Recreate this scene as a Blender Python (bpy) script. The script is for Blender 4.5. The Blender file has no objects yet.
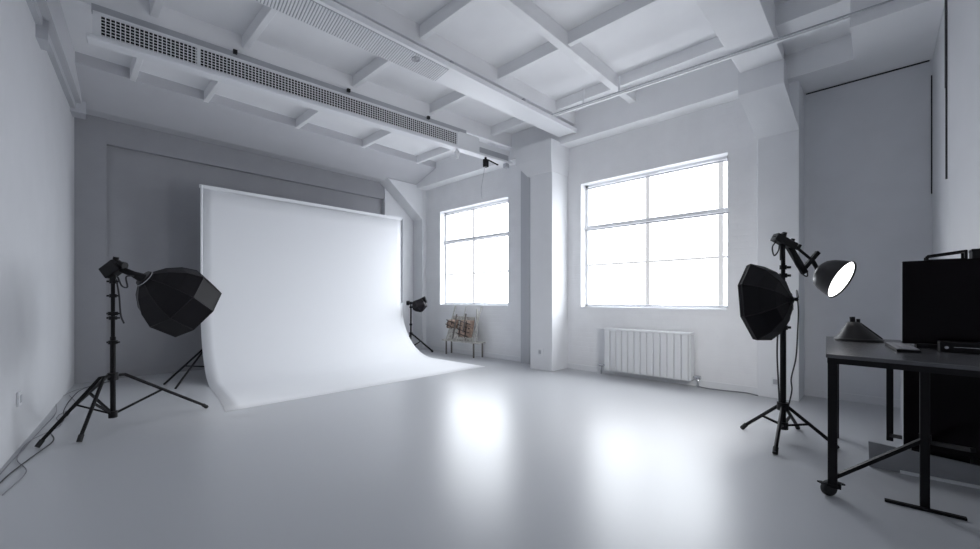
import bpy, math, random
from mathutils import Vector as V, Matrix
random.seed(4)
SKY = 34
C = bpy.context.scene.collection

# ------------------------------------------------------------------ materials
def mat(name, col, rough=.5, metal=0, bump=0, bscale=60, var=0, vscale=3, spec=.5, emit=None, estr=0, coat=0):
    m = bpy.data.materials.new(name); m.use_nodes = True
    nt = m.node_tree; b = nt.nodes['Principled BSDF']
    b.inputs['Base Color'].default_value = (*col, 1)
    b.inputs['Roughness'].default_value = rough
    b.inputs['Metallic'].default_value = metal
    b.inputs['Specular IOR Level'].default_value = spec
    b.inputs['Coat Weight'].default_value = coat
    if emit:
        b.inputs['Emission Color'].default_value = (*emit, 1)
        b.inputs['Emission Strength'].default_value = estr
    if bump or var:
        tc = nt.nodes.new('ShaderNodeTexCoord')
    if var:
        n = nt.nodes.new('ShaderNodeTexNoise'); n.inputs['Scale'].default_value = vscale
        n.inputs['Detail'].default_value = 5
        nt.links.new(tc.outputs['Object'], n.inputs['Vector'])
        r = nt.nodes.new('ShaderNodeValToRGB')
        r.color_ramp.elements[0].color = (*[c*(1-var) for c in col], 1)
        r.color_ramp.elements[1].color = (*[min(1, c*(1+var)) for c in col], 1)
        r.color_ramp.elements[0].position = .3; r.color_ramp.elements[1].position = .7
        nt.links.new(n.outputs['Fac'], r.inputs['Fac'])
        nt.links.new(r.outputs['Color'], b.inputs['Base Color'])
    if bump:
        n2 = nt.nodes.new('ShaderNodeTexNoise'); n2.inputs['Scale'].default_value = bscale
        n2.inputs['Detail'].default_value = 3
        nt.links.new(tc.outputs['Object'], n2.inputs['Vector'])
        bp = nt.nodes.new('ShaderNodeBump'); bp.inputs['Strength'].default_value = bump
        bp.inputs['Distance'].default_value = .01
        nt.links.new(n2.outputs['Fac'], bp.inputs['Height'])
        nt.links.new(bp.outputs['Normal'], b.inputs['Normal'])
    return m

def brick_wall_mat(name, col):
    m = mat(name, col, .6, var=.03)
    nt = m.node_tree; b = nt.nodes['Principled BSDF']
    geo = nt.nodes.new('ShaderNodeTexCoord')
    sep = nt.nodes.new('ShaderNodeSeparateXYZ'); com = nt.nodes.new('ShaderNodeCombineXYZ')
    nt.links.new(geo.outputs['Object'], sep.inputs[0])
    nt.links.new(sep.outputs['Y'], com.inputs['X']); nt.links.new(sep.outputs['Z'], com.inputs['Y'])
    br = nt.nodes.new('ShaderNodeTexBrick'); br.inputs['Scale'].default_value = 1
    br.inputs['Brick Width'].default_value = .24; br.inputs['Row Height'].default_value = .08
    br.inputs['Mortar Size'].default_value = .006; br.inputs['Mortar Smooth'].default_value = .4
    nt.links.new(com.outputs[0], br.inputs['Vector'])
    bp = nt.nodes.new('ShaderNodeBump'); bp.invert = True
    bp.inputs['Strength'].default_value = .35; bp.inputs['Distance'].default_value = .004
    nt.links.new(br.outputs['Fac'], bp.inputs['Height'])
    nt.links.new(bp.outputs['Normal'], b.inputs['Normal'])
    return m

M = {}
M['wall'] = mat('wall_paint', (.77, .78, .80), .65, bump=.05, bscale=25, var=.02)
M['brick'] = brick_wall_mat('painted_brick', (.82, .825, .84))
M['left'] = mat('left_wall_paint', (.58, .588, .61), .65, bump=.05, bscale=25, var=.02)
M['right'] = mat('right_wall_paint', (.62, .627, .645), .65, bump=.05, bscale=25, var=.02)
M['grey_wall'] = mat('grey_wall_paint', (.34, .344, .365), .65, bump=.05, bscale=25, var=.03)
M['alcove'] = mat('alcove_wall_shaded', (.68, .688, .715), .65, bump=.05, bscale=25, var=.03)  # greyed to carry the shade at this dim end of the room
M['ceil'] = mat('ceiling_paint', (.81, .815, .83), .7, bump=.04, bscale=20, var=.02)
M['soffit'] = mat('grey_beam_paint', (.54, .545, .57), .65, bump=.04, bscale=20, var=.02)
M['trim'] = mat('trim_paint', (.80, .81, .83), .5)
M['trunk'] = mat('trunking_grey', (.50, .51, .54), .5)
M['paper'] = mat('backdrop_paper', (.82, .83, .85), .75, bump=.02, bscale=8)
M['duct'] = mat('duct_white', (.78, .79, .81), .4)
M['ductgrey'] = mat('duct_grey', (.42, .43, .46), .45)
M['hole'] = mat('dark_void', (.012, .012, .014), .8)
M['black'] = mat('black_metal', (.006, .0055, .007), .5, spec=.2)
M['fabric'] = mat('black_nylon', (.006, .005, .007), .5, spec=.22, bump=.1, bscale=200)
M['seam'] = mat('nylon_seam', (.016, .015, .018), .5, spec=.3)
M['plastic'] = mat('black_plastic', (.007, .0065, .008), .42, spec=.22)
M['screen'] = mat('screen_black', (.005, .003, .0045), .14, spec=.12)
M['chrome'] = mat('brushed_chrome', (.6, .61, .63), .25, metal=1)
M['diff'] = mat('diffuser_cloth', (.85, .85, .86), .7, emit=(1, .99, .98), estr=3)
M['diff_strong'] = mat('diffuser_cloth_bright', (.85, .85, .86), .7, emit=(1, .99, .98), estr=30)
M['lampdisc'] = mat('lamp_face', (.9, .9, .9), .6, emit=(1, .98, .97), estr=4)
M['shade'] = mat('shade_dark_grey', (.016, .015, .018), .4, spec=.35)
M['cone'] = mat('cone_dark_grey', (.014, .014, .016), .5, spec=.25)
M['top'] = mat('table_laminate', (.085, .085, .092), .26, var=.1, vscale=12, spec=.5)
M['board'] = mat('grey_board', (.24, .245, .26), .4)
M['pale'] = mat('pale_grey_panel', (.42, .43, .46), .5)
M['radiator'] = mat('radiator_enamel', (.72, .73, .745), .35)
M['socket'] = mat('socket_plastic', (.72, .73, .75), .4)
M['rackwood'] = mat('weathered_white_wood', (.50, .49, .46), .7, var=.25, vscale=30)
M['rackdark'] = mat('dark_wood', (.14, .125, .115), .6)
M['canvas'] = mat('mottled_canvas', (.42, .41, .38), .8, var=.45, vscale=22)
M['bundle'] = mat('brown_kraft', (.30, .215, .17), .75, var=.35, vscale=25)
M['strap'] = mat('dark_strap', (.05, .04, .04), .7)
M['rubber'] = mat('rubber', (.015, .015, .016), .7)
M['cable'] = mat('cable_sheath', (.03, .03, .034), .5)
M['cablegrey'] = mat('cable_sheath_grey', (.22, .22, .24), .5)
M['key'] = mat('key_grey', (.30, .30, .32), .4)

def window_pane_mat():
    """frosted glass: part of the sky passes straight through, part is scattered as an even glow"""
    m = bpy.data.materials.new('frosted_daylit_glass'); m.use_nodes = True
    nt = m.node_tree; nt.nodes.clear()
    out = nt.nodes.new('ShaderNodeOutputMaterial'); add = nt.nodes.new('ShaderNodeAddShader')
    tr = nt.nodes.new('ShaderNodeBsdfTransparent'); tr.inputs['Color'].default_value = (.33, .335, .34, 1)
    em = nt.nodes.new('ShaderNodeEmission'); em.inputs['Color'].default_value = (.97, .98, 1, 1); em.inputs['Strength'].default_value = .42
    nt.links.new(tr.outputs[0], add.inputs[0]); nt.links.new(em.outputs[0], add.inputs[1]); nt.links.new(add.outputs[0], out.inputs['Surface'])
    return m
M['pane'] = window_pane_mat()

def floor_mat():
    m = mat('epoxy_floor', (.47, .48, .50), .27, spec=.42)
    nt = m.node_tree; b = nt.nodes['Principled BSDF']
    tc = nt.nodes.new('ShaderNodeTexCoord')
    n = nt.nodes.new('ShaderNodeTexNoise'); n.inputs['Scale'].default_value = .8; n.inputs['Detail'].default_value = 4
    nt.links.new(tc.outputs['Object'], n.inputs['Vector'])
    mr = nt.nodes.new('ShaderNodeMapRange')
    mr.inputs['To Min'].default_value = .29; mr.inputs['To Max'].default_value = .33
    nt.links.new(n.outputs['Fac'], mr.inputs['Value']); nt.links.new(mr.outputs['Result'], b.inputs['Roughness'])
    return m
M['floor'] = floor_mat()

# ------------------------------------------------------------------ mesh builder
class MB:
    def __init__(s): s.v = []; s.f = []; s.sm = []
    def add(s, vs, fs, smooth=False):
        o = len(s.v); s.v += [tuple(p) for p in vs]
        for f in fs: s.f.append([i+o for i in f]); s.sm.append(smooth)
        return s
    def box(s, x0, x1, y0, y1, z0, z1):
        vs = [(x, y, z) for z in (z0, z1) for y in (y0, y1) for x in (x0, x1)]
        return s.add(vs, [(0,2,3,1),(4,5,7,6),(0,1,5,4),(2,6,7,3),(0,4,6,2),(1,3,7,5)])
    def obox(s, c, u, v, w, hu, hv, hw):
        c, u, v, w = V(c), V(u).normalized(), V(v).normalized(), V(w).normalized()
        vs = [c+u*a*hu+v*b*hv+w*d*hw for d in (-1,1) for b in (-1,1) for a in (-1,1)]
        return s.add(vs, [(0,2,3,1),(4,5,7,6),(0,1,5,4),(2,6,7,3),(0,4,6,2),(1,3,7,5)])
    def bar(s, p, q, w, h=None, up=(0,0,1)):
        p, q = V(p), V(q); d = q-p; u = d.normalized(); up = V(up)
        if abs(u.dot(up)) > .98: up = V((1,0,0))
        a = u.cross(up).normalized(); b = a.cross(u)
        return s.obox((p+q)/2, u, a, b, d.length/2, w/2, (h or w)/2)
    def tube(s, pts, r, n=10, caps=True):
        pts = [V(p) for p in pts]; rs = r if isinstance(r, (list, tuple)) else [r]*len(pts)
        ref = None; rings = []
        for i, p in enumerate(pts):
            t = (pts[min(i+1, len(pts)-1)]-pts[max(i-1, 0)]).normalized()
            if ref is None:
                ref = V((0,0,1)) if abs(t.z) < .9 else V((1,0,0))
            a = (ref-t*ref.dot(t)).normalized(); ref = a; b = t.cross(a)
            rings.append([p+(a*math.cos(k*2*math.pi/n)+b*math.sin(k*2*math.pi/n))*rs[i] for k in range(n)])
        vs = [q for R in rings for q in R]
        fs = [(i*n+k, i*n+(k+1) % n, (i+1)*n+(k+1) % n, (i+1)*n+k) for i in range(len(pts)-1) for k in range(n)]
        s.add(vs, fs, True)
        if caps:
            s.add(rings[0], [tuple(range(n))[::-1]]); s.add(rings[-1], [tuple(range(n))])
        return s
    def prism(s, poly, off):
        off = V(off); n = len(poly); a = [V(p) for p in poly]; b = [p+off for p in a]
        fs = [tuple(range(n))[::-1], tuple(range(n, 2*n))]
        fs += [(i, (i+1) % n, n+(i+1) % n, n+i) for i in range(n)]
        return s.add(a+b, fs)
    def lathe(s, o, axis, prof, n=32, ref=(0,0,1), ph=0, smooth=True, cap0=True, cap1=True):
        o = V(o); t = V(axis).normalized(); ref = V(ref)
        if abs(t.dot(ref)) > .95: ref = V((1,0,0))
        a = (ref-t*ref.dot(t)).normalized(); b = t.cross(a)
        rings = [[o+t*h+(a*math.cos(ph+k*2*math.pi/n)+b*math.sin(ph+k*2*math.pi/n))*r for k in range(n)] for h, r in prof]
        vs = [q for R in rings for q in R]
        fs = [(i*n+k, i*n+(k+1) % n, (i+1)*n+(k+1) % n, (i+1)*n+k) for i in range(len(prof)-1) for k in range(n)]
        s.add(vs, fs, smooth)
        if cap0: s.add(rings[0], [tuple(range(n))[::-1]])
        if cap1: s.add(rings[-1], [tuple(range(n))])
        return s
    def build(s, name, m, parent=None, bevel=0, seg=2):
        me = bpy.data.meshes.new(name)
        off = V((0,0,0))
        p = parent
        while p is not None: off += p.location; p = p.parent
        me.from_pydata([tuple(V(q)-off) for q in s.v], [], s.f)
        me.polygons.foreach_set('use_smooth', s.sm); me.materials.append(M[m])
        me.update()
        o = bpy.data.objects.new(name, me); C.objects.link(o)
        import bmesh
        bm = bmesh.new(); bm.from_mesh(me); bmesh.ops.recalc_face_normals(bm, faces=bm.faces); bm.to_mesh(me); bm.free()
        if parent is not None: o.parent = parent
        if bevel:
            b = o.modifiers.new('bevel', 'BEVEL'); b.width = bevel; b.segments = seg; b.limit_method = 'ANGLE'
            b.angle_limit = math.radians(40)
        return o

def spline(pts, n=8):
    P = [V(p) for p in pts]; P = [P[0]*2-P[1]]+P+[P[-1]*2-P[-2]]; out = []
    for i in range(1, len(P)-2):
        for k in range(n):
            t = k/n; a, b, c, d = P[i-1:i+3]
            out.append(.5*((2*b)+(c-a)*t+(2*a-5*b+4*c-d)*t*t+(3*b-a-3*c+d)*t**3))
    out.append(P[-2]); return out

def tag(o, label, cat, group=None):
    o['label'] = label; o['category'] = cat
    if group: o['group'] = group
    return o
def thing(name, loc, label, cat, group=None):
    o = bpy.data.objects.new(name, None); C.objects.link(o); o.location = loc; o.empty_display_size = .1
    return tag(o, label, cat, group)
def struct(o, label=None):
    o['kind'] = 'structure'
    if label: o['label'] = label
    return o

# ------------------------------------------------------------------ room shell
ZC = 4.205
def lwx(y): return -.29+.1153*(y-4.45)           # inner face of the slightly splayed left wall
def rwy(x): return -.40-.15*max(0, 4.9-x)           # inner face of the right wall

struct(MB().box(-1.3, 6.9, -1.6, 8.8, -.12, 0).build('floor', 'floor'), 'pale grey glossy epoxy floor')
ceil = struct(MB().box(-1.3, 6.9, -1.6, 8.8, ZC, ZC+.12).build('ceiling', 'ceil'), 'white coffered ceiling')

# window wall (x = 6) with two openings
W1 = (1.433, 3.615); W2 = (5.23, 7.29); ZS, ZT = 1.05, 3.10; ZT2 = 3.17
w = MB()
for y0, y1 in ((.70, W1[0]), (W1[1], W2[0]), (W2[1], 8.6)): w.box(6, 6.4, y0, y1, 0, ZC)
for (y0, y1), t in ((W1, ZT), (W2, ZT2)):
    w.box(6, 6.4, y0, y1, 0, ZS); w.box(6, 6.4, y0, y1, t, ZC)
struct(w.build('wall_window', 'brick'), 'white painted brick wall with two windows')
struct(MB().box(6.35, 6.6, -1.3, .70, 0, ZC).build('wall_alcove', 'alcove'), 'wall beside the column, its dimness put into the grey')
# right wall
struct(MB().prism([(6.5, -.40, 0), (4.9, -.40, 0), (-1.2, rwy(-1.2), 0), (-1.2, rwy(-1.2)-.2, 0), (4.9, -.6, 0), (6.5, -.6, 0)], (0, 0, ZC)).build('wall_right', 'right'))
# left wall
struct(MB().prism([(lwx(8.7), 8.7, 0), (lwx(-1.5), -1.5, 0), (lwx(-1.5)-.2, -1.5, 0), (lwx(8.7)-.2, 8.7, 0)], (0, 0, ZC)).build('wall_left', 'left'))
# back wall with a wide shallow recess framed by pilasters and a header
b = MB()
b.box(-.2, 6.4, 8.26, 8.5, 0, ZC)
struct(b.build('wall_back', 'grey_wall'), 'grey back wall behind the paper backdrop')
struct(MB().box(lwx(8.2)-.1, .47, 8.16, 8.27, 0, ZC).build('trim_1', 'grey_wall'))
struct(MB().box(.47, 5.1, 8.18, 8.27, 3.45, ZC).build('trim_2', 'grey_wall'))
struct(MB().box(5.1, 5.95, 8.16, 8.27, 0, ZC).build('trim_3', 'wall'))
# baseboards
struct(MB().box(.47, 5.1, 8.245, 8.262, 0, .10).build('baseboard_back', 'grey_wall'))
bw = MB()
for y0, y1 in ((1.09, 3.87), (4.9, 7.75)): bw.box(5.984, 6.001, y0, y1, 0, .085)
struct(bw.build('baseboard_window', 'wall'))
struct(MB().box(6.335, 6.352, -.45, .678, 0, .085).build('baseboard_alcove', 'alcove'))

# piers and columns
struct(MB().box(5.53, 6.02, 3.87, 4.32, 0, 3.8).build('column', 'wall', bevel=.006), 'white pier between the two windows')
struct(MB().box(5.90, 6.36, .678, 1.09, 0, 3.9).build('column', 'wall', bevel=.006), 'white column at the right end of the window wall')
struct(MB().box(5.88, 6.02, 7.80, 8.28, 0, 3.8).build('column', 'wall', bevel=.006), 'white corner pier behind the backdrop')
struct(MB().box(5.90, 6.01, 4.62, 4.83, 0, 3.8).build('trim_4', 'trunk'), 'boxed-in strip beside the pier, its shade put into the grey')  # shadowed pilaster strip; the shadow is painted as a grey colour
# haunched corbels
hb = MB(); hb.box(5.55, 6.1, .775, 1.22, 3.60, 3.87)
hb.add([(5.55,.775,3.6),(5.55,1.22,3.6),(6.1,1.22,3.6),(6.1,.775,3.6),(5.89,.676,3.15),(5.89,1.092,3.15),(6.1,1.092,3.15),(6.1,.676,3.15)],[(0,1,2,3),(4,7,6,5),(0,4,5,1),(1,5,6,2),(2,6,7,3),(3,7,4,0)])
struct(hb.build('beam_bracket', 'wall'), 'corbel over the right column')
hb = MB(); hb.add([(5.46,3.84,3.78),(5.46,4.58,3.78),(6.0,4.58,3.78),(6.0,3.84,3.78),(5.46,3.84,3.50),(5.46,4.58,3.50),(6.0,4.58,3.50),(6.0,3.84,3.50),(5.51,3.86,3.27),(5.51,4.36,3.27),(6.0,4.36,3.27),(6.0,3.86,3.27)],
       [(0,1,2,3),(8,11,10,9),(0,4,5,1),(1,5,6,2),(2,6,7,3),(3,7,4,0),(4,8,9,5),(5,9,10,6),(6,10,11,7),(7,11,8,4)])
struct(hb.build('beam_bracket', 'wall'), 'corbel over the pier between the windows')
struct(MB().prism([(4.95, 7.81, 3.83), (5.90, 7.81, 3.83), (5.90, 7.81, 3.04)], (0, .38, 0)).build('beam_bracket', 'wall'), 'sloping haunch of the corner pier')

# perimeter beams
struct(MB().box(5.73, 6.02, 1.0, 8.2, 3.75, ZC).build('ceiling_beam', 'ceil'), 'beam along the window wall')
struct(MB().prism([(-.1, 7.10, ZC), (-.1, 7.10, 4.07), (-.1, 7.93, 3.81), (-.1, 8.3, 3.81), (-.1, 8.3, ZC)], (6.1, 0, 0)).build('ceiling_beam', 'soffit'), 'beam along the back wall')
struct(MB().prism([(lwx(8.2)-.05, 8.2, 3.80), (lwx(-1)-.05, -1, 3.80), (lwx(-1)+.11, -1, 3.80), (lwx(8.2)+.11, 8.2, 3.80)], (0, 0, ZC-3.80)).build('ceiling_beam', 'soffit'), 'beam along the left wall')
struct(MB().prism([(lwx(8.2)-.02, 8.0, 3.72), (lwx(2)-.02, 2, 3.72), (lwx(2)+.03, 2, 3.72), (lwx(8.2)+.03, 8.0, 3.72)], (0, 0, .09)).build('trim_5', 'trunk'))
struct(MB().box(lwx(7.95)-.03, lwx(7.95)+.13, 7.75, 8.0, 3.68, 3.84).build('trim_6', 'trunk'))
struct(MB().box(lwx(5.7)-.05, lwx(5.7)+.07, 5.62, 5.86, 3.60, 3.78).build('trim_7', 'trunk'))
struct(MB().box(-.3, 5.60, .78, 1.20, 3.86, ZC).build('ceiling_beam', 'ceil', bevel=.006), 'wide beam running to the right column')
struct(MB().box(-.3, 5.75, 2.55, 2.65, 4.03, ZC).build('ceiling_beam', 'ceil', bevel=.006), 'narrow beam in the middle of the ceiling')
struct(MB().prism([(.1, 5.40, 3.965), (5.75, 4.89, 3.965), (5.75, 4.97, 3.965), (.1, 5.48, 3.965)], (0, 0, .24)).build('ceiling_beam', 'ceil'))
struct(MB().prism([(-.3, 3.78, 4.0), (5.75, 3.56, 4.0), (5.75, 3.68, 4.0), (-.3, 3.90, 4.0)], (0, 0, .205)).build('ceiling_beam', 'ceil'))
for i, x in enumerate((.66, 1.47, 2.76, 3.98, 5.24)):
    m = MB(); m.box(x-.032, x+.032, -1.0, 7.15, 4.06, ZC)
    struct(m.build('ceiling_rib', 'ceil', bevel=.005))
# lower ceiling over the alcove, with a notch beside the column
a = MB()
a.box(5.08, 6.4, -1.0, .20, 3.72, ZC); a.box(5.78, 6.4, .20, .79, 3.72, ZC); a.box(5.08, 5.78, .20, .79, 4.0, ZC)
struct(a.build('ceiling_lower', 'ceil'), 'lower ceiling over the alcove')
# ------------------------------------------------------------------ windows
def window(n, ys, zt, mull, trans, bar, label):
    y0, y1 = ys
    win = bpy.data.objects.new('window_%d' % n, None); C.objects.link(win); win.location = (6.18, (y0+y1)/2, ZS)
    struct(win, label)
    MB().add([(6.158, y0, ZS), (6.158, y1, ZS), (6.158, y1, zt), (6.158, y0, zt)], [(0,1,2,3)]).build('pane', 'pane', win)
    f = MB()
    f.box(6.15, 6.21, y0, y0+.045, ZS, zt); f.box(6.15, 6.21, y1-.045, y1, ZS, zt)
    f.box(6.15, 6.21, y0, y1, zt-.035, zt); f.box(6.15, 6.21, y0, y1, ZS, ZS+.05)
    f.build('window_frame', 'trim', win)
    g = MB()
    for y in mull: g.box(6.165, 6.205, y-.03, y+.03, ZS, zt)
    g.box(6.17, 6.205, y0, y1, bar-.016, bar+.016)
    g.build('glazing_bar', 'trim', win)
    t = MB(); t.box(6.13, 6.205, y0, y1, trans-.035, trans+.02)
    t.build('transom', 'trim', win, bevel=.004)
    t = MB(); t.tube([(6.12, y0+.02, trans-.055), (6.12, y1-.02, trans-.055)], .014, 8)
    t.build('blind_rail', 'trunk', win)
    t = MB(); t.tube([(6.12, y0+.02, zt-.065), (6.12, y1-.02, zt-.065)], .014, 8)
    t.build('blind_rail', 'trunk', win)
    t = MB(); t.tube([(6.11, y0+.03, ZS+.035), (6.11, y1-.03, ZS+.035)], .012, 8)
    t.build('blind_rail', 'trunk', win)
    s = MB(); s.box(5.985, 6.2, y0-.0, y1+.0, ZS-.03, ZS+.004)
    s.build('window_sill', 'trim', win)
window(1, W1, ZT, (2.56, 1.56), 2.39, 1.755, 'large window above the radiator')
window(2, W2, ZT2, (6.36,), 2.50, 1.74, 'smaller-looking window beside the backdrop')

# ------------------------------------------------------------------ ceiling fittings
P0, P1 = V((.21, 5.33, 0)), V((5.62, 4.84, 0))
du = (P1-P0).normalized(); dv = V((-du.y, du.x, 0)); L = (P1-P0).length
def dp(u, v, z): q = P0+du*u+dv*v; return (q.x, q.y, z)
def dbox(m, u0, u1, v0, v1, z0, z1):
    return m.obox(dp((u0+u1)/2, (v0+v1)/2, (z0+z1)/2), du, dv, (0,0,1), (u1-u0)/2, (v1-v0)/2, (z1-z0)/2)
d = thing('ventilation_duct', dp(L/2, .15, 3.6), 'long white ceiling duct with a dark perforated side grille', 'duct')
dbox(MB(), 0, L-.9, .05, .09, 3.65, 3.905).build('housing', 'hole', d)
h = MB(); dbox(h, -.01, 4.45, .035, .085, 3.895, 3.975); h.build('upper_casing', 'ductgrey', d)
h = MB(); dbox(h, -.04, L, -.055, .095, 3.605, 3.645); h.build('tray', 'duct', d, bevel=.008)
g = MB(); GU = 4.28; z0, z1 = 3.655, 3.895
dbox(g, 0, GU, 0, .02, z0, z0+.022); dbox(g, 0, GU, 0, .02, z1-.022, z1)
dbox(g, 0, .05, 0, .02, z0, z1); dbox(g, GU-.04, GU, 0, .02, z0, z1); dbox(g, .80, .83, 0, .02, z0, z1)
k = 0; u = .05
while u < GU-.05:
    dbox(g, u, u+.0085, .002, .006, z0, z1); u += .035
for k in range(1, 8): dbox(g, 0, GU, .003, .007, z0+k*(z1-z0)/8-.0032, z0+k*(z1-z0)/8+.0032)
g.build('grille', 'trim', d)
e = MB(); dbox(e, GU, 4.7, 0, .10, 3.64, 3.91); e.build('junction_box', 'duct', d, bevel=.01)
e = MB(); dbox(e, 4.7, L, .02, .10, 3.64, 3.86); e.build('end_casing', 'duct', d, bevel=.008)
e = MB(); dbox(e, 4.72, L-.05, .005, .021, 3.67, 3.76); e.build('slot', 'ductgrey', d)
for u in (1.15, 2.45, 3.7):
    e = MB(); dbox(e, u-.02, u+.02, .0, .04, 3.945, 3.985); e.build('fixing', 'hole', d)

# flat grooved duct/light batten
def mby(x): return 3.93-.04*x
lt = thing('ceiling_duct', (2.6, 3.78, 3.84), 'wide flat white duct with a finely grooved underside', 'duct')
Bp = [(-.3, 3.70), (5.70, 3.54), (5.70, 3.85), (-.3, 4.12)]
MB().prism([(x, y, 3.86) for x, y in Bp], (0, 0, .05)).build('casing', 'duct', lt, bevel=.006)
for x in (.5, 1.8, 3.2, 4.5): MB().box(x-.02, x+.02, 3.78-.037*(x+.3)+.01, 3.78-.037*(x+.3)+.10, 3.90, 4.01).build('hanger', 'ductgrey', lt)
lp = MB(); lp.prism([(-.3, 3.66, 3.845), (5.70, 3.50, 3.845), (5.70, 3.54, 3.845), (-.3, 3.70, 3.845)], (0, 0, .06)); lp.build('edge_rail', 'trim', lt)
MB().prism([(-.25, 3.72, 3.856), (3.12, 3.63, 3.856), (3.17, 3.95, 3.856), (-.2, 4.10, 3.856)], (0, 0, .006)).build('panel_backing', 'ductgrey', lt)
gr = MB(); x = -.2
while x < 3.1:
    ya = 3.70-.027*(x+.3)+.03; yb = 4.12-.045*(x+.3)-.02
    gr.bar((x, ya, 3.853), (x+.05, yb, 3.853), .016, .008); x += .027
gr.build('grooved_panel', 'trim', lt)
MB().lathe((2.72, 3.72, 3.850), (0, 0, -1), [(0, .05), (.012, .05), (.012, .035), (.004, .032), (.004, .016), (.012, .014)], 20).build('round_knob', 'ductgrey', lt)

r = thing('ceiling_rail', (5.0, 1.6, 3.82), 'thin double track rail crossing the ceiling near the window wall', 'rail')
ra, rb = V((4.93, 3.42, 3.835)), V((5.13, -.50, 3.82))
MB().bar(ra, rb, .035, .022).build('track', 'ceil', r, bevel=.004)
MB().bar(ra+V((-.05, 0, .005)), rb+V((-.05, 0, .005)), .010, .012).build('conduit', 'ductgrey', r)
for t in (.12, .25, .60, .85):
    p = ra.lerp(rb, t); MB().bar(p, (p.x, p.y, 3.87 if t == .6 else 4.07), .02).build('bracket', 'trim', r)

# clamp with hanging wire under the duct end
c = thing('camera_clamp', (5.02, 4.86, 3.43), 'small black clamp hanging under the end of the grille duct', 'clamp')
MB().box(4.985, 5.065, 4.85, 4.92, 3.44, 3.575).build('body', 'plastic', c, bevel=.008)
MB().tube([(5.02, 4.885, 3.57), (5.02, 4.885, 3.605)], .02).build('mount', 'black', c)
MB().tube([(5.05, 4.85, 3.56), (5.16, 4.72, 3.47)], .012).build('lever', 'black', c)
MB().tube(spline([(5.0, 4.88, 3.46), (4.99, 4.93, 3.2), (4.97, 4.94, 3.05), (4.98, 4.93, 2.9)]), .004, 6).build('wire', 'pale', c)
k = MB(); k.box(5.48, 5.56, 4.82, 4.89, 3.53, 3.606); k.tube([(5.49, 4.82, 3.55), (5.42, 4.77, 3.53)], .012)
k.build('end_clip', 'ductgrey', d)
c = thing('ceiling_sensor', (4.43, 5.15, 3.47), 'small white sensor hanging below the middle of the grille duct', 'sensor')
MB().lathe((4.43, 4.955, 3.605), (0, 0, -1), [(0, .018), (.03, .018), (.035, .04), (.10, .036), (.15, .022)], 16).build('body', 'trim', c)

# ------------------------------------------------------------------ paper backdrop
prof = []
for k in range(7): prof.append((5.0+1.45*k/6, .006))
R_ = 1.05
for k in range(1, 17):
    t = k/16*math.pi/2; prof.append((6.45+R_*math.sin(t), .006+R_*(1-math.cos(t))))
for k in range(1, 8): prof.append((7.5, .006+R_+(2.92-R_-.006)*k/7))
NX = 24; vs = []; n = len(prof)
for (y, z) in prof:
    f = min(1, (y-5.0)/2.5); xl = 1.20+.28*f**.8; xr = 5.12
    for i in range(NX+1):
        s_ = i/NX
        sag = .02*math.sin(math.pi*s_)*(z/2.92)
        vs.append((xl+(xr-xl)*s_, y+sag, z))
fs = [(j*(NX+1)+i, j*(NX+1)+i+1, (j+1)*(NX+1)+i+1, (j+1)*(NX+1)+i) for j in range(n-1) for i in range(NX)]
bd = thing('photo_backdrop', (3.2, 6.3, 0), 'tall seamless white paper backdrop curving down onto the floor', 'backdrop')
m = MB(); m.add(vs, fs, True); sweep = m.build('paper_sweep', 'paper', bd)
so = sweep.modifiers.new('t', 'SOLIDIFY'); so.thickness = .012; so.offset = 1
m = MB(); m.bar((1.46, 7.495, 2.905), (5.12, 7.495, 2.905), .022, .05); m.build('top_batten', 'trim', bd)
m = MB(); m.tube([(1.485, 7.482, 1.3), (1.485, 7.482, 2.92)], .016, 8); m.build('side_hem', 'trim', bd)
m = MB(); m.tube([(5.115, 7.485, 1.1), (5.115, 7.485, 2.92)], .014, 8); m.build('side_hem', 'pale', bd)
# its stand
bs = thing('backdrop_stand', (3.3, 7.66, 0), 'black tripod stand half hidden behind the left edge of the white backdrop', 'stand')
MB().tube([(1.60, 7.66, .10), (1.60, 7.66, 2.86)], .016).build('pole', 'black', bs)
MB().tube([(5.0, 7.66, .10), (5.0, 7.66, 2.86)], .016).build('pole', 'black', bs)
MB().tube([(1.55, 7.62, 2.85), (5.05, 7.62, 2.85)], .022).build('crossbar', 'black', bs)
for q in ((.99, 7.15, .01), (1.05, 6.72, .01), (2.05, 7.95, .01)):
    MB().tube([(1.60, 7.66, .46), q], .014).build('leg', 'black', bs)
for q in ((4.7, 7.98, .01), (5.35, 7.98, .01), (5.0, 8.1, .01)):
    MB().tube([(5.0, 7.66, .46), q], .014).build('leg', 'black', bs)
MB().tube([(1.60, 7.66, .12), (1.25, 7.35, .21)], .009).build('strut', 'black', bs)

# ------------------------------------------------------------------ studio lights
def tripod(root, c, hub, zb, feet, struts, rp=.016, rl=.013, arm=.07):
    cx, cy = c
    for f in feet:
        dirv = V((f[0]-cx, f[1]-cy, 0)).normalized()
        top = V((cx, cy, hub))+dirv*arm
        lg = MB(); lg.tube([(cx, cy, hub+.004), top, (f[0], f[1], .018)], rl, 8)
        lo = lg.build('leg', 'black', root)
        e = V((f[0], f[1], .018)); dd = (top-e).normalized()
        MB().tube([e+dd*.05, (f[0], f[1], .008)], rl*1.35, 8).build('rubber_foot', 'rubber', lo)
        if struts:
            p = top.lerp(e, struts)
            MB().bar((cx, cy, zb+.02), p, rl*1.4, rl*1.1).build('strut', 'black', root)
    hubm = MB(); hubm.tube([(cx, cy, hub-.035), (cx, cy, hub+.03)], rp*2.0, 12); hubm.build('hub', 'plastic', root)
    MB().tube([(cx, cy, zb-.01), (cx, cy, zb+.05)], rp*1.7, 12).build('collar', 'plastic', root)

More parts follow.
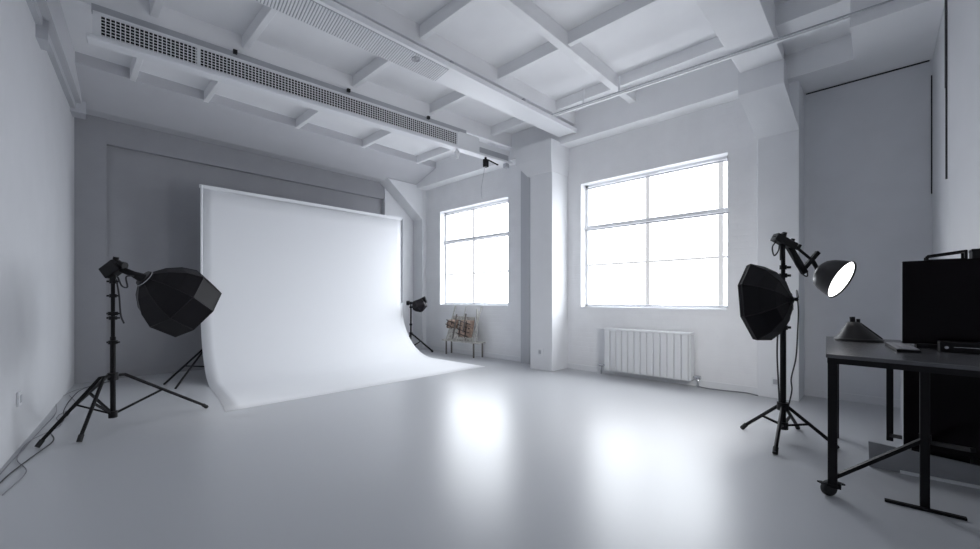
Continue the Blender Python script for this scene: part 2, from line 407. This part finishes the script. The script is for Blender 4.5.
def octabox(root, o, ax, prof, roll, diff_r, diff_h, glow='diff', m='fabric'):
    """eight-sided fabric shell with seams, ring and diffuser"""
    sh = MB(); sh.lathe(o, ax, prof, 8, ph=roll, smooth=False, cap0=True, cap1=False)
    shell = sh.build('softbox_shell', m, root)
    so = shell.modifiers.new('t', 'SOLIDIFY'); so.thickness = .006; so.offset = -1
    t = V(ax).normalized(); ref = V((0,0,1)); a = (ref-t*ref.dot(t)).normalized(); b2 = t.cross(a)
    sm_ = MB()
    for k in range(8):
        w_ = a*math.cos(roll+k*math.pi/4)+b2*math.sin(roll+k*math.pi/4)
        sm_.tube([V(o)+t*h_+w_*(r_+.001) for h_, r_ in prof], .0035, 6)
    for h_, r_ in prof[-2:]:
        ring = [V(o)+t*h_+(a*math.cos(roll+k*math.pi/4)+b2*math.sin(roll+k*math.pi/4))*(r_+.001) for k in range(9)]
        sm_.tube(ring, .0035, 6, caps=False)
    sm_.build('seam', 'seam', shell)
    df = MB(); df.lathe(V(o)+t*diff_h, t, [(0, diff_r), (.004, diff_r)], 8, ph=roll, smooth=False)
    df.build('diffuser', glow, root)
    return shell

# left softbox on its tripod
c1 = (.33, 5.02)
t1 = thing('studio_light', (*c1, 0), 'black octagonal softbox on a tall tripod in front of the backdrop, by the left wall', 'studio light', 'studio lights on stands')
MB().tube([(*c1, .12), (*c1, .85)], .020, 12).build('pole', 'black', t1)
MB().tube([(*c1, .85), (*c1, 1.37)], .015, 12).build('pole', 'black', t1)
tripod(t1, c1, .495, .13, [(-.127, 4.88), (.109, 4.80), (1.106, 5.316), (.04, 5.99)], .42, .019, .014, .09)
for z, rr in ((1.06, .036), (1.02, .030), (.80, .034), (1.22, .026), (1.35, .026)):
    k = MB(); k.tube([(*c1, z-.016), (*c1, z+.016)], rr, 12); k.bar((c1[0]-.05*.69, c1[1]+.05*.72, z), (c1[0]+.055*.69, c1[1]-.055*.72, z), .02, .016)
    k.build('clamp_collar', 'plastic', t1)
o1 = V((.537, 4.874, 1.375)); ax1 = V((.80, .22, -.60))
axn = ax1.normalized()
hd = V((*c1, 1.47))
rt = V((.6896, -.7242, 0))
k = MB(); k.obox(hd+V((.0, .0, -.01)), rt*.8+V((0, 0, .6)), rt*-.6+V((0, 0, .8)), (.7242, .6896, 0), .075, .055, .05)
k.build('lamp_head', 'plastic', t1, bevel=.01)
k = MB(); k.tube([hd+V((0, 0, .06))+rt*.02, hd+V((0, 0, .10))+rt*.03], .022, 10); k.tube([hd+rt*.05+V((0, 0, .03)), hd+rt*.11+V((0, 0, .02))], .035, 10); k.build('knob', 'plastic', t1)
MB().tube([hd+V((0, 0, -.14)), hd+V((0, 0, -.05))], .024, 10).build('tilt_joint', 'plastic', t1)
p_in = hd+rt*.05
MB().tube([p_in, p_in.lerp(o1, .55), o1+axn*.01], [.028, .028, .05], 14).build('arm', 'black', t1)
MB().lathe(o1-axn*.02, ax1, [(0, .075), (.03, .085), (.05, .08)], 28).build('speed_ring', 'plastic', t1)
MB().tube([o1-axn*.005+(V((0,0,1)).cross(axn).normalized()*math.cos(q/24*6.283)+axn.cross(V((0,0,1)).cross(axn).normalized())*math.sin(q/24*6.283))*.083 for q in range(25)], .004, 6, False).build('ring_trim', 'chrome', t1)
octabox(t1, o1+axn*.01, ax1, [(0, .085), (.06, .18), (.16, .275), (.28, .335), (.51, .305)], .785, .29, .48)
MB().tube(spline([hd+V((.03, -.03, -.08)), hd+rt*.08+V((0, 0, -.16)), hd+rt*.13+V((0, 0, -.17)), hd+rt*.12+V((0, 0, -.08)), hd+rt*.19+V((0, 0, -.07))]), .007, 7).build('power_cord', 'cable', t1)
MB().tube(spline([hd+rt*.03+V((0, 0, -.10)), hd+rt*.055+V((0, 0, -.25)), hd+rt*.07+V((0, 0, -.42)), hd+rt*.10+V((0, 0, -.50))]), .007, 7).build('power_cord', 'cable', t1)

# right stand: carries a boom lamp and a softbox
c2 = (4.227, .595)
t2 = thing('light_stand', (*c2, 0), 'tall black four-legged stand between the window wall column and the metal table', 'stand')
MB().tube([(*c2, .09), (*c2, .95)], .022, 12).build('pole', 'black', t2)
MB().tube([(*c2, .95), (*c2, 1.66)], .016, 12).build('pole', 'black', t2)
tripod(t2, c2, .285, .10, [(4.308, .916), (3.779, .582), (4.247, .243), (4.66, .544)], .45, .022, .014, .03)
for z, rr in ((.95, .034), (1.39, .03), (1.46, .026)):
    k = MB(); k.tube([(*c2, z-.018), (*c2, z+.018)], rr, 12); k.bar((*c2, z), (c2[0]+.06*.69, c2[1]-.06*.72, z), .024, .02)
    k.build('clamp_collar', 'plastic', t2)
F = V((.7242, .6896, 0))
def cp(px_off, z, d=3.46): # point at lateral offset (m) from the stand, along the stand's right-hand direction
    return V((c2[0], c2[1], z))+rt*px_off
# boom lamp (clamped on the stand)
bl = thing('boom_lamp', (*c2, 1.66), 'lit black dish lamp on a jointed arm clamped atop the right-hand stand', 'lamp')
k = MB(); k.obox(cp(.01, 1.675), rt+V((0,0,-.55)), V((0,0,1))+rt*.55, F, .095, .032, .035)
k.tube([cp(-.07, 1.70), cp(.0, 1.725)], .028, 10); k.tube([cp(.00, 1.70), cp(.015, 1.755)], .018, 10)
k.tube([cp(.07, 1.66), cp(.085, 1.70)], .016, 10); k.tube([cp(.12, 1.61), cp(.145, 1.65)], .014, 10)
k.build('clamp', 'plastic', bl, bevel=.004)
MB().tube([cp(-.005, 1.52), cp(-.005, 1.68)], .02, 10).build('spigot', 'black', bl)
MB().bar(cp(.045, 1.645), cp(.185, 1.41), .045, .04, F).build('arm', 'black', bl, bevel=.006)
MB().tube([cp(.10, 1.64), cp(.235, 1.53)], .012, 8).build('arm', 'black', bl)
MB().bar(cp(.155, 1.425), cp(.298, 1.59), .034, .034, F).build('crossbar', 'black', bl, bevel=.005)
dn = V((-.275, -.851, -.445)).normalized(); dc = V((4.350, .221, 1.345))
bk = dc-dn*.18
MB().tube([cp(.24, 1.535), cp(.24, 1.535).lerp(bk, .75), bk+dn*.02], [.017, .017, .034], 12).build('arm', 'black', bl)
sh = MB(); sh.lathe(bk, dn, [(0, .035), (.005, .075), (.03, .108), (.07, .130), (.12, .146), (.168, .157), (.18, .163)], 40, cap1=False)
s_o = sh.build('lamp_shade', 'shade', bl); sm_ = s_o.modifiers.new('t', 'SOLIDIFY'); sm_.thickness = .005; sm_.offset = -1
MB().lathe(dc-dn*.016, dn, [(0, .153), (.006, .153)], 40).build('lamp_face', 'lampdisc', bl)
MB().tube(spline([cp(-.05, 1.69), cp(-.09, 1.63), cp(-.075, 1.56), cp(-.04, 1.60), cp(-.03, 1.66)]), .006, 6).build('power_cord', 'cable', bl)
MB().tube(spline([cp(.07, 1.60), cp(.10, 1.50), cp(.165, 1.405), cp(.205, 1.385), cp(.205, 1.43)]), .006, 6).build('power_cord', 'cable', bl)
# softbox hung on the stand
sc_ = V((3.838, .684, 1.165)); sx = V((.20, .95, -.10)).normalized(); so_ = sc_-sx*.20
sb = thing('softbox', so_, 'black octagonal softbox hung on the right-hand stand with its back to the table', 'softbox')
octabox(sb, so_, sx, [(0, .045), (.04, .16), (.11, .255), (.20, .32), (.23, .31)], .45, .29, .215, 'diff_strong')
MB().lathe(so_-sx*.02, sx, [(0, .02), (.01, .036), (.025, .042)], 20).build('speed_ring', 'plastic', sb)
MB().tube([so_-sx*.04, V((4.10, .50, 1.19)), V((*c2, 1.20))], .014, 8).build('mount_arm', 'black', sb)
q0 = so_-sx*.05
MB().tube(spline([q0+V((0, 0, .015)), cp(.115, 1.26), cp(.13, 1.10), cp(.125, .95), cp(.11, .70), cp(.07, .52), cp(.075, .42), cp(.05, .30)]), .006, 6).build('power_cord', 'cable', sb)
MB().tube(spline([cp(-.04, 1.0), cp(-.05, .75), cp(-.04, .5), cp(-.03, .3)]), .007, 6).build('power_cord', 'cable', sb)

# small far light beside the backdrop
c3 = (5.30, 7.44)
t3 = thing('studio_light', (*c3, 0), 'small black lamp on a stand in the far corner, right of the backdrop', 'studio light', 'studio lights on stands')
MB().tube([(*c3, .10), (*c3, 1.12)], .017, 10).build('pole', 'black', t3)
tripod(t3, c3, .42, .10, [(5.68, 7.15), (5.36, 7.72), (5.2, 7.30)], .42, .018, .018, .02)
for z in (.62, 1.0): MB().tube([(*c3, z-.02), (*c3, z+.02)], .03, 10).build('clamp_collar', 'plastic', t3)
def c3p(lat, z, f=0): return V((*c3, z))+rt*lat+F*f
k = MB(); k.tube([c3p(-.09, 1.09), c3p(-.03, 1.09)], .05, 10); k.bar(c3p(-.05, 1.09), c3p(.10, 1.09), .05, .05); k.build('tilt_joint', 'plastic', t3)
k = MB(); k.tube([c3p(.06, 1.09), c3p(.20, 1.12), c3p(.33, 1.17)], [.04, .06, .075], 14); k.build('lamp_head', 'plastic', t3)
k = MB(); k.lathe(c3p(.16, 1.12, -.02), rt*.35+V((0, 0, -.85))+F*-.3, [(0, .13), (.09, .165), (.16, .16), (.24, .04)], 6, smooth=False); k.build('barn_door', 'fabric', t3)

# ------------------------------------------------------------------ radiator
ra_ = thing('radiator', (5.92, 2.50, 0), 'white ribbed radiator under the large window', 'radiator')
m = MB(); ny = 13; y0, y1 = 1.86, 3.09; w_ = (y1-y0)/ny
for k in range(ny):
    ya = y0+k*w_
    m.prism([(5.818, ya+.003, .09), (5.805, ya+.013, .09), (5.805, ya+w_-.013, .09), (5.818, ya+w_-.003, .09), (5.92, ya+w_-.003, .09), (5.92, ya+.003, .09)], (0, 0, .615))
m.box(5.835, 5.95, y0, y1, .10, .70)
m.build('fins', 'radiator', ra_)
m = MB(); m.box(5.795, 5.97, y0-.03, y1+.01, .705, .735); m.build('top_grille', 'socket', ra_, bevel=.01)
m = MB(); m.box(5.82, 5.97, y0-.026, y0-.002, .085, .700); m.build('side_panel', 'radiator', ra_, bevel=.006)
m = MB(); m.tube([(5.92, y0-.02, .13), (5.92, y0-.09, .13), (5.92, y0-.09, .0)], .013, 10); m.tube([(5.92, y0-.06, .13), (5.92, y0-.12, .13)], .026, 12); m.build('valve', 'chrome', ra_)
m = MB(); m.tube([(5.92, y1, .14), (5.92, y1+.11, .14), (5.92, y1+.11, .0)], .013, 10); m.tube([(5.92, y1+.07, .14), (5.92, y1+.15, .14)], .022, 12); m.build('valve', 'chrome', ra_)
for y in (y0+.2, y1-.2): MB().box(5.95, 6.0, y-.02, y+.02, .55, .62).build('wall_bracket', 'radiator', ra_)

# ------------------------------------------------------------------ sockets
def socket(loc, nx, ny_, label):
    n_ = V((nx, ny_, 0)).normalized(); tt = V((-n_.y, n_.x, 0)); p = V(loc)
    s_ = thing('wall_socket', loc, label, 'socket', 'wall sockets')
    MB().obox(p+n_*.008, tt, n_, (0,0,1), .042, .010, .055).build('plate', 'socket', s_, bevel=.005)
    m = MB()
    m.obox(p+n_*.018, tt, n_, (0,0,1), .026, .003, .030); m.build('insert', 'pale', s_)
socket((lwx(4.95)+.0, 4.95, .40), 1, -.1153, 'white socket low on the left wall near the softbox tripod')
socket((5.528, 4.10, .30), -1, 0, 'white socket low on the pier between the windows')
socket((5.898, .90, .20), -1, 0, 'white socket low on the column behind the right-hand stand')

# ------------------------------------------------------------------ rack with bundles under the far window
rk = thing('display_rack', (5.80, 6.25, 0), 'spindly weathered wooden rack leaning under the window nearest the backdrop', 'rack')
yl, yr = 6.78, 5.82
for y in (yl-.06, yr+.10):
    MB().bar((5.70, y, .30), (5.965, y, 1.03), .022, .022).build('upright', 'rackwood', rk)
MB().bar((5.72, yl-.42, .28), (5.965, yl-.40, 1.03), .010, .010).build('upright', 'rackwood', rk)
for y, x in ((6.72, 5.70), (6.78, 5.90), (5.88, 5.70), (5.83, 5.90)):
    MB().bar((x, y, 0), (x, y, .30), .024, .024).build('leg', 'rackdark', rk)
m = MB(); m.box(5.66, 5.92, yr-.06, yl+.04, .29, .315); m.build('shelf', 'rackwood', rk)
MB().bar((5.72, yr, .31), (5.80, yr+.06, .98), .03, .02).build('upright', 'rackwood', rk)
# mottled panel leaning on the rack
m = MB(); m.prism([(5.735, yl-.08, .318), (5.735, yr+.16, .318), (5.845, yr+.18, .80), (5.85, yl-.10, .82)], (.014, 0, 0))
tag(m.build('canvas_panel', 'canvas'), 'mottled grey panel propped on the spindly wooden rack', 'panel')
def bundle(y0, y1, z0, z1, nr, label):
    ym = (y0+y1)/2; xf = 5.66
    b_ = thing('paper_bundle', (xf+.02, ym, z0), label, 'bundle', 'brown bundles tied to the rack')
    m = MB(); NY, NZ = 8, 6; vs = []
    random.seed(int(y0*100))
    for j in range(NZ+1):
        for i in range(NY+1):
            z = z0+(z1-z0)*j/NZ; e = (1 if 0 < i < NY and 0 < j < NZ else 0)
            vs.append((5.69+.228*(z-.318)-.012-e*(.04+random.random()*.035), y0+(y1-y0)*i/NY+random.uniform(-.008, .008), z+random.uniform(-.008, .008)))
    nf = len(vs)
    for j in range(NZ+1):
        for i in range(NY+1):
            z = z0+(z1-z0)*j/NZ; vs.append((5.735+.228*(z-.318)-.004, y0+(y1-y0)*i/NY, z))
    idx = lambda j, i: j*(NY+1)+i
    fs = []
    for j in range(NZ):
        for i in range(NY):
            fs.append((idx(j,i), idx(j,i+1), idx(j+1,i+1), idx(j+1,i)))
            fs.append(tuple(nf+q for q in (idx(j,i), idx(j+1,i), idx(j+1,i+1), idx(j,i+1))))
    for i in range(NY):
        fs.append((idx(0,i), nf+idx(0,i), nf+idx(0,i+1), idx(0,i+1))); fs.append((idx(NZ,i), idx(NZ,i+1), nf+idx(NZ,i+1), nf+idx(NZ,i)))
    for j in range(NZ):
        fs.append((idx(j,0), idx(j+1,0), nf+idx(j+1,0), nf+idx(j,0))); fs.append((idx(j,NY), nf+idx(j,NY), nf+idx(j+1,NY), idx(j+1,NY)))
    m.add(vs, fs); m.build('wrapping', 'bundle', b_)
    for k in range(nr):
        z = z0+(z1-z0)*(k+.5)/nr; x = 5.69+.228*(z-.318)-.072
        MB().bar((x, y0, z-.03), (x, y1, z+.04), .012, .016).build('strap', 'strap', b_)
    for k in range(2):
        y = y0+(y1-y0)*(.25+.5*k); MB().bar((5.69+.228*(z0-.318)-.075, y, z0), (5.69+.228*(z1-.318)-.075, y+.02, z1), .014, .012).build('strap', 'strap', b_)
bundle(6.46, 6.72, .56, .74, 2, 'small brown bundle at the left of the rack')
bundle(5.98, 6.34, .40, .74, 4, 'larger strapped brown bundle at the right of the rack')
for y, z0, z1, lab in ((6.40, .36, .86, 'dark slim stick between the two brown bundles'), (6.12, .50, .88, 'dark slim stick in front of the larger brown bundle')):
    x0 = 5.69+.228*(z0-.318)-.10; x1 = 5.69+.228*(z1-.318)-.10
    tag(MB().bar((x0, y, z0), (x1, y, z1), .026, .02).build('stick', 'rackdark', bevel=.003), lab, 'stick', 'dark sticks on the rack')

# ------------------------------------------------------------------ metal table
tb = thing('work_table', (3.9, 0, 0), 'black metal-framed table with a dark top and a small caster, in front of the cabinet', 'table')
ZT_ = .862
TL = [(3.19, .237), (4.66, .345), (4.66, -.40), (3.10, -.46)]
m = MB(); m.prism([(x, y, ZT_-.022) for x, y in TL], (0, 0, .022)); m.build('table_top', 'top', tb, bevel=.003)
m = MB()
def bb(p, q, w=.034, h=.032): m.bar(p, q, w, h)
zb = ZT_-.039
bb((3.21, .215, zb), (4.62, .29, zb)); bb((3.215, .22, zb), (3.13, -.44, zb)); bb((4.62, .29, zb), (4.62, -.38, zb)); bb((3.13, -.44, zb), (4.62, -.38, zb))
m.build('top_frame', 'black', tb)
for (x, y, w_, zb_) in ((3.215, .207, .044, .075), (3.40, -.185, .040, .012), (4.42, -.055, .04, .10), (4.60, .272, .036, 0)):
    MB().box(x-w_/2, x+w_/2, y-w_/2, y+w_/2, zb_, ZT_-.03).build('leg', 'black', tb, bevel=.003)
MB().bar((3.215, .207, .115), (3.40, -.185, .395), .021, .021).build('brace', 'black', tb)
MB().bar((3.44, -.19, .39), (3.40, -.185, .395), .05, .05).build('brace_joint', 'plastic', tb)
MB().bar((3.36, -.02, .007), (3.375, -.34, .007), .03, .014).build('foot_bar', 'black', tb)
MB().bar((4.42, -.055, .14), (3.72, -.40, .30), .026, .026).build('brace', 'black', tb)
# caster
cs = MB(); cs.lathe((3.215+.012, .207+.018, .045), (.62, .72, 0), [(-.016, .02), (-.016, .042), (-.010, .046), (.010, .046), (.016, .042), (.016, .02)], 24)
co = cs.build('caster', 'rubber', tb)
k = MB(); k.box(3.190, 3.240, .182, .232, .068, .080); k.bar((3.22, .192, .06), (3.22, .192, .09), .05, .05); k.bar((3.185, .247, .085), (3.165, .267, .088), .03, .008); k.bar((3.24, .192, .075), (3.27, .157, .073), .02, .008)
k.build('caster_fork', 'black', co)

# cone shaped lampshade lying on the table
cn = thing('lamp_shade', (4.37, .125, ZT_), 'dark grey cone shade lying face down on the table end by the lamp', 'lampshade')
cx_, cy_ = 4.37, .125
m = MB(); prev = None; rings = []
for h_, r_, o_ in ((.012, .140, 0), (.03, .128, .004), (.07, .094, .016), (.11, .062, .03), (.145, .038, .04), (.155, .0, .042)):
    rings.append((h_, r_, o_))
vs = []; fs = []; nn = 32
for h_, r_, o_ in rings:
    for k in range(nn): vs.append((cx_-.69*o_+r_*math.cos(k*2*math.pi/nn), cy_+.72*o_+r_*math.sin(k*2*math.pi/nn), ZT_+h_))
for i in range(len(rings)-1):
    for k in range(nn): fs.append((i*nn+k, i*nn+(k+1) % nn, (i+1)*nn+(k+1) % nn, (i+1)*nn+k))
m.add(vs, fs, True); m.build('cone', 'cone', cn)
m = MB(); m.lathe((cx_, cy_, ZT_), (0, 0, 1), [(0, .145), (.012, .152), (.022, .138)], 32); m.build('rim', 'cone', cn)
tx, ty = cx_-.69*.042, cy_+.72*.042
m = MB(); m.tube([(tx, ty, ZT_+.14), (tx-.004, ty+.004, ZT_+.188)], .018, 10); m.tube([(tx+.03, ty-.03, ZT_+.13), (tx+.03, ty-.03, ZT_+.172)], .013, 10); m.build('neck', 'plastic', cn)
for k in range(3):
    a_ = -1.3+k*.3; e = V((math.cos(a_), math.sin(a_), 0))
    MB().bar(V((cx_, cy_, ZT_+.02))+e*.142, V((tx, ty, ZT_+.140))+e*.044, .010, .010).build('rib', 'plastic', cn)

# keyboard, device, monitor, bracket
kb = thing('keyboard', (3.78, -.06, ZT_), 'slim grey keyboard lying on the table before the black screen', 'keyboard')
ku, kv = V((1, .10, 0)).normalized(), V((-.10, 1, 0)).normalized()
kc = V((3.87, -.105, ZT_+.009))
MB().obox(kc, ku, kv, (0,0,1), .25, .055, .008).build('case', 'plastic', kb, bevel=.003)
m = MB()
for i in range(4):
    for j in range(13):
        m.obox(kc+ku*(-.222+j*.037)+kv*(-.039+i*.026)+V((0,0,.0095)), ku, kv, (0,0,1), .016, .010, .003)
m.build('keys', 'key', kb)

mn = thing('monitor', (4.07, -.28, ZT_), 'large flat black screen standing on the table against the right wall', 'monitor')
MB().box(4.05, 4.10, -.515, -.112, .885, 1.455).build('screen_panel', 'screen', mn, bevel=.004)
MB().box(4.10, 4.28, -.475, -.16, .93, 1.450).build('rear_housing', 'plastic', mn, bevel=.01)
MB().box(4.00, 4.28, -.475, -.18, ZT_, .892).build('foot', 'plastic', mn, bevel=.004)
MB().box(4.047, 4.075, -.1125, -.106, .90, 1.445).build('edge_strip', 'socket', mn)  # pale strip paints the highlight along the lit edge of the screen
dv_ = thing('media_player', (3.86, -.40, ZT_), 'low black device in front of the black screen', 'device')
MB().box(3.80, 3.95, -.50, -.27, ZT_, .925).build('case', 'plastic', dv_, bevel=.004)
MB().box(3.797, 3.801, -.48, -.33, .895, .898).build('trim_line', 'chrome', dv_)
MB().lathe((3.801, -.30, .893), (-1, 0, 0), [(0, .010), (.008, .009)], 12).build('button', 'chrome', dv_)

br = thing('wire_tray', (4.18, -.33, 1.455), 'small open black tray lying on top of the black screen', 'tray')
m = MB()
A_, B_, C_, D_ = (4.11, -.235, 1.452), (4.11, -.41, 1.452), (4.27, -.41, 1.452), (4.27, -.235, 1.452)
for p, q in ((A_, B_), (B_, C_), (C_, D_), (D_, A_)): m.bar(V(p)+V((0,0,.006)), V(q)+V((0,0,.006)), .012, .010)
m.build('base_frame', 'black', br)
m = MB(); zt = .055
m.bar((4.11, -.235, 1.488), (4.11, -.41, 1.512), .012, .012); m.bar((4.27, -.235, 1.488), (4.27, -.41, 1.512), .012, .012); m.bar((4.11, -.41, 1.512), (4.27, -.41, 1.512), .012, .012)
m.build('top_frame', 'black', br)
for q, h_ in ((A_, .036), (B_, .062), (C_, .062), (D_, .036)): MB().bar(V(q), V(q)+V((0,0,h_)), .014).build('post', 'black', br)
cb = thing('small_box', (4.15, -.46, 1.452), 'black box at the frame edge on top of the screen', 'box')
MB().box(4.07, 4.20, -.495, -.432, 1.4505, 1.515).build('body', 'plastic', cb, bevel=.004)
MB().box(4.068, 4.202, -.497, -.430, 1.500, 1.518).build('lid', 'black', cb, bevel=.003)

# drawer unit below the table and board in front of it
cu = thing('drawer_cabinet', (4.3, -.3, 0), 'tall black cabinet standing under the table with a pale grey side', 'cabinet')
MB().box(4.07, 4.55, -.44, -.135, .17, .795).build('body', 'plastic', cu)
MB().box(4.05, 4.07, -.51, -.118, .165, .80).build('door', 'screen', cu, bevel=.003)
MB().box(4.07, 4.58, -.135, -.118, .165, .80).build('side_panel', 'pale', cu)
MB().box(4.12, 4.52, -.43, -.16, .0, .17).build('plinth', 'plastic', cu)
gb = thing('kick_board', (4.0, -.2, 0), 'loose grey board with a bright lower edge standing on the floor under the table', 'board')
m = MB(); m.prism([(3.965, .055, .002), (3.985, .06, .175), (4.005, -.50, .135), (3.985, -.50, .002)], (.016, 0, 0)); m.build('panel', 'board', gb)
m = MB(); m.bar((3.962, -.10, .012), (3.980, -.50, .012), .012, .020); m.build('edge_strip', 'socket', gb)

# ------------------------------------------------------------------ cables
def cable(pts, rad, m, label):
    tag(MB().tube(spline(pts), rad, 6).build('cable', m), label, 'cable', 'cables along the left wall')
cable([(-.33, 3.70, .008), (-.25, 4.2, .008), (-.16, 4.55, .008), (-.04, 5.0, .008), (-.06, 5.4, .008), (.02, 5.75, .008), (.03, 6.3, .008), (.10, 7.0, .008), (.22, 7.6, .008), (.5, 8.0, .008)], .0045, 'cable', 'dark floor cable running along the left wall past the tripod foot')
cable([(-.34, 3.70, .006), (-.27, 4.4, .006), (-.20, 4.9, .006), (-.12, 5.5, .006), (-.03, 6.2, .006), (-.02, 6.9, .006), (.12, 7.5, .006), (.42, 7.9, .006)], .0032, 'cablegrey', 'grey floor cable hugging the left wall')
cable([(-.24, 3.85, .006), (-.16, 4.25, .006), (-.22, 4.65, .006), (-.17, 5.15, .006), (.0, 5.55, .006), (-.02, 6.0, .006), (.12, 6.5, .006), (.08, 7.2, .006)], .0032, 'cablegrey', 'grey floor cable looping outward from the left wall')
tag(MB().tube(spline([(5.94, 1.78, .008), (5.88, 1.62, .008), (5.91, 1.42, .008), (5.95, 1.22, .008), (5.88, 1.08, .008)]), .007, 6).build('cable', 'cablegrey'), 'thin floor cable between the radiator and the column', 'cable')
# cables hanging on the right wall
for x, z0, w_, lab in ((4.93, 2.16, .007, 'long dark cable hanging down the right wall'), (5.00, 2.92, .005, 'short dark cable hanging beside the long one on the right wall')):
    y = rwy(x)+.012
    tag(MB().tube([(x, y, z0), (x, y, 4.27)], w_, 6).build('hanging_cable', 'cable'), lab, 'cable', 'cables on the right wall')
struct(MB().box(6.34, 6.352, rwy(6.35), rwy(6.35)+.010, 2.3, 3.55).build('trim_8', 'hole'))
struct(MB().box(6.34, 6.351, -.38, .66, 3.706, 3.718).build('trim_9', 'hole'))

# ------------------------------------------------------------------ world, camera, look
wd = bpy.data.worlds.new('world'); bpy.context.scene.world = wd; wd.use_nodes = True
nt = wd.node_tree; bg = nt.nodes['Background']
tc = nt.nodes.new('ShaderNodeTexCoord'); sp = nt.nodes.new('ShaderNodeSeparateXYZ'); nt.links.new(tc.outputs['Generated'], sp.inputs[0])
rp = nt.nodes.new('ShaderNodeValToRGB'); mr = nt.nodes.new('ShaderNodeMapRange')      # overcast sky over a darker street
mr.inputs['From Min'].default_value = -1
nt.links.new(sp.outputs['Z'], mr.inputs['Value']); nt.links.new(mr.outputs['Result'], rp.inputs['Fac'])
e = rp.color_ramp.elements; e[0].position = .40; e[0].color = (.20, .205, .22, 1); e[1].position = 1; e[1].color = (.94, .97, 1.0, 1)
q = e.new(.5); q.color = (.52, .54, .57, 1)
nt.links.new(rp.outputs['Color'], bg.inputs['Color']); bg.inputs['Strength'].default_value = SKY
for i, (y0, y1, zt) in enumerate(((*W1, ZT), (*W2, ZT2))):
    l = bpy.data.lights.new('window_portal', 'AREA'); l.shape = 'RECTANGLE'; l.size = y1-y0; l.size_y = zt-ZS
    l.cycles.is_portal = True
    lo = bpy.data.objects.new('window_portal', l); C.objects.link(lo); lo.location = (6.225, (y0+y1)/2, (ZS+zt)/2)
    lo.rotation_euler = (math.radians(90), 0, math.radians(90))
cam = bpy.data.cameras.new('camera'); co_ = bpy.data.objects.new('camera', cam); C.objects.link(co_)
co_.location = (0, 0, 1.2); co_.rotation_euler = (math.radians(90), 0, math.radians(43.6-90))
cam.sensor_width = 36; cam.lens = 36*409.5/980; cam.shift_y = 23.5/980; cam.clip_start = .05
s = bpy.context.scene; s.camera = co_
s.view_settings.view_transform = 'Standard'; s.view_settings.look = 'None'
s.view_settings.gamma = 1; s.view_settings.use_curve_mapping = False
s.view_settings.exposure = .2
s.cycles.max_bounces = 14; s.cycles.diffuse_bounces = 10
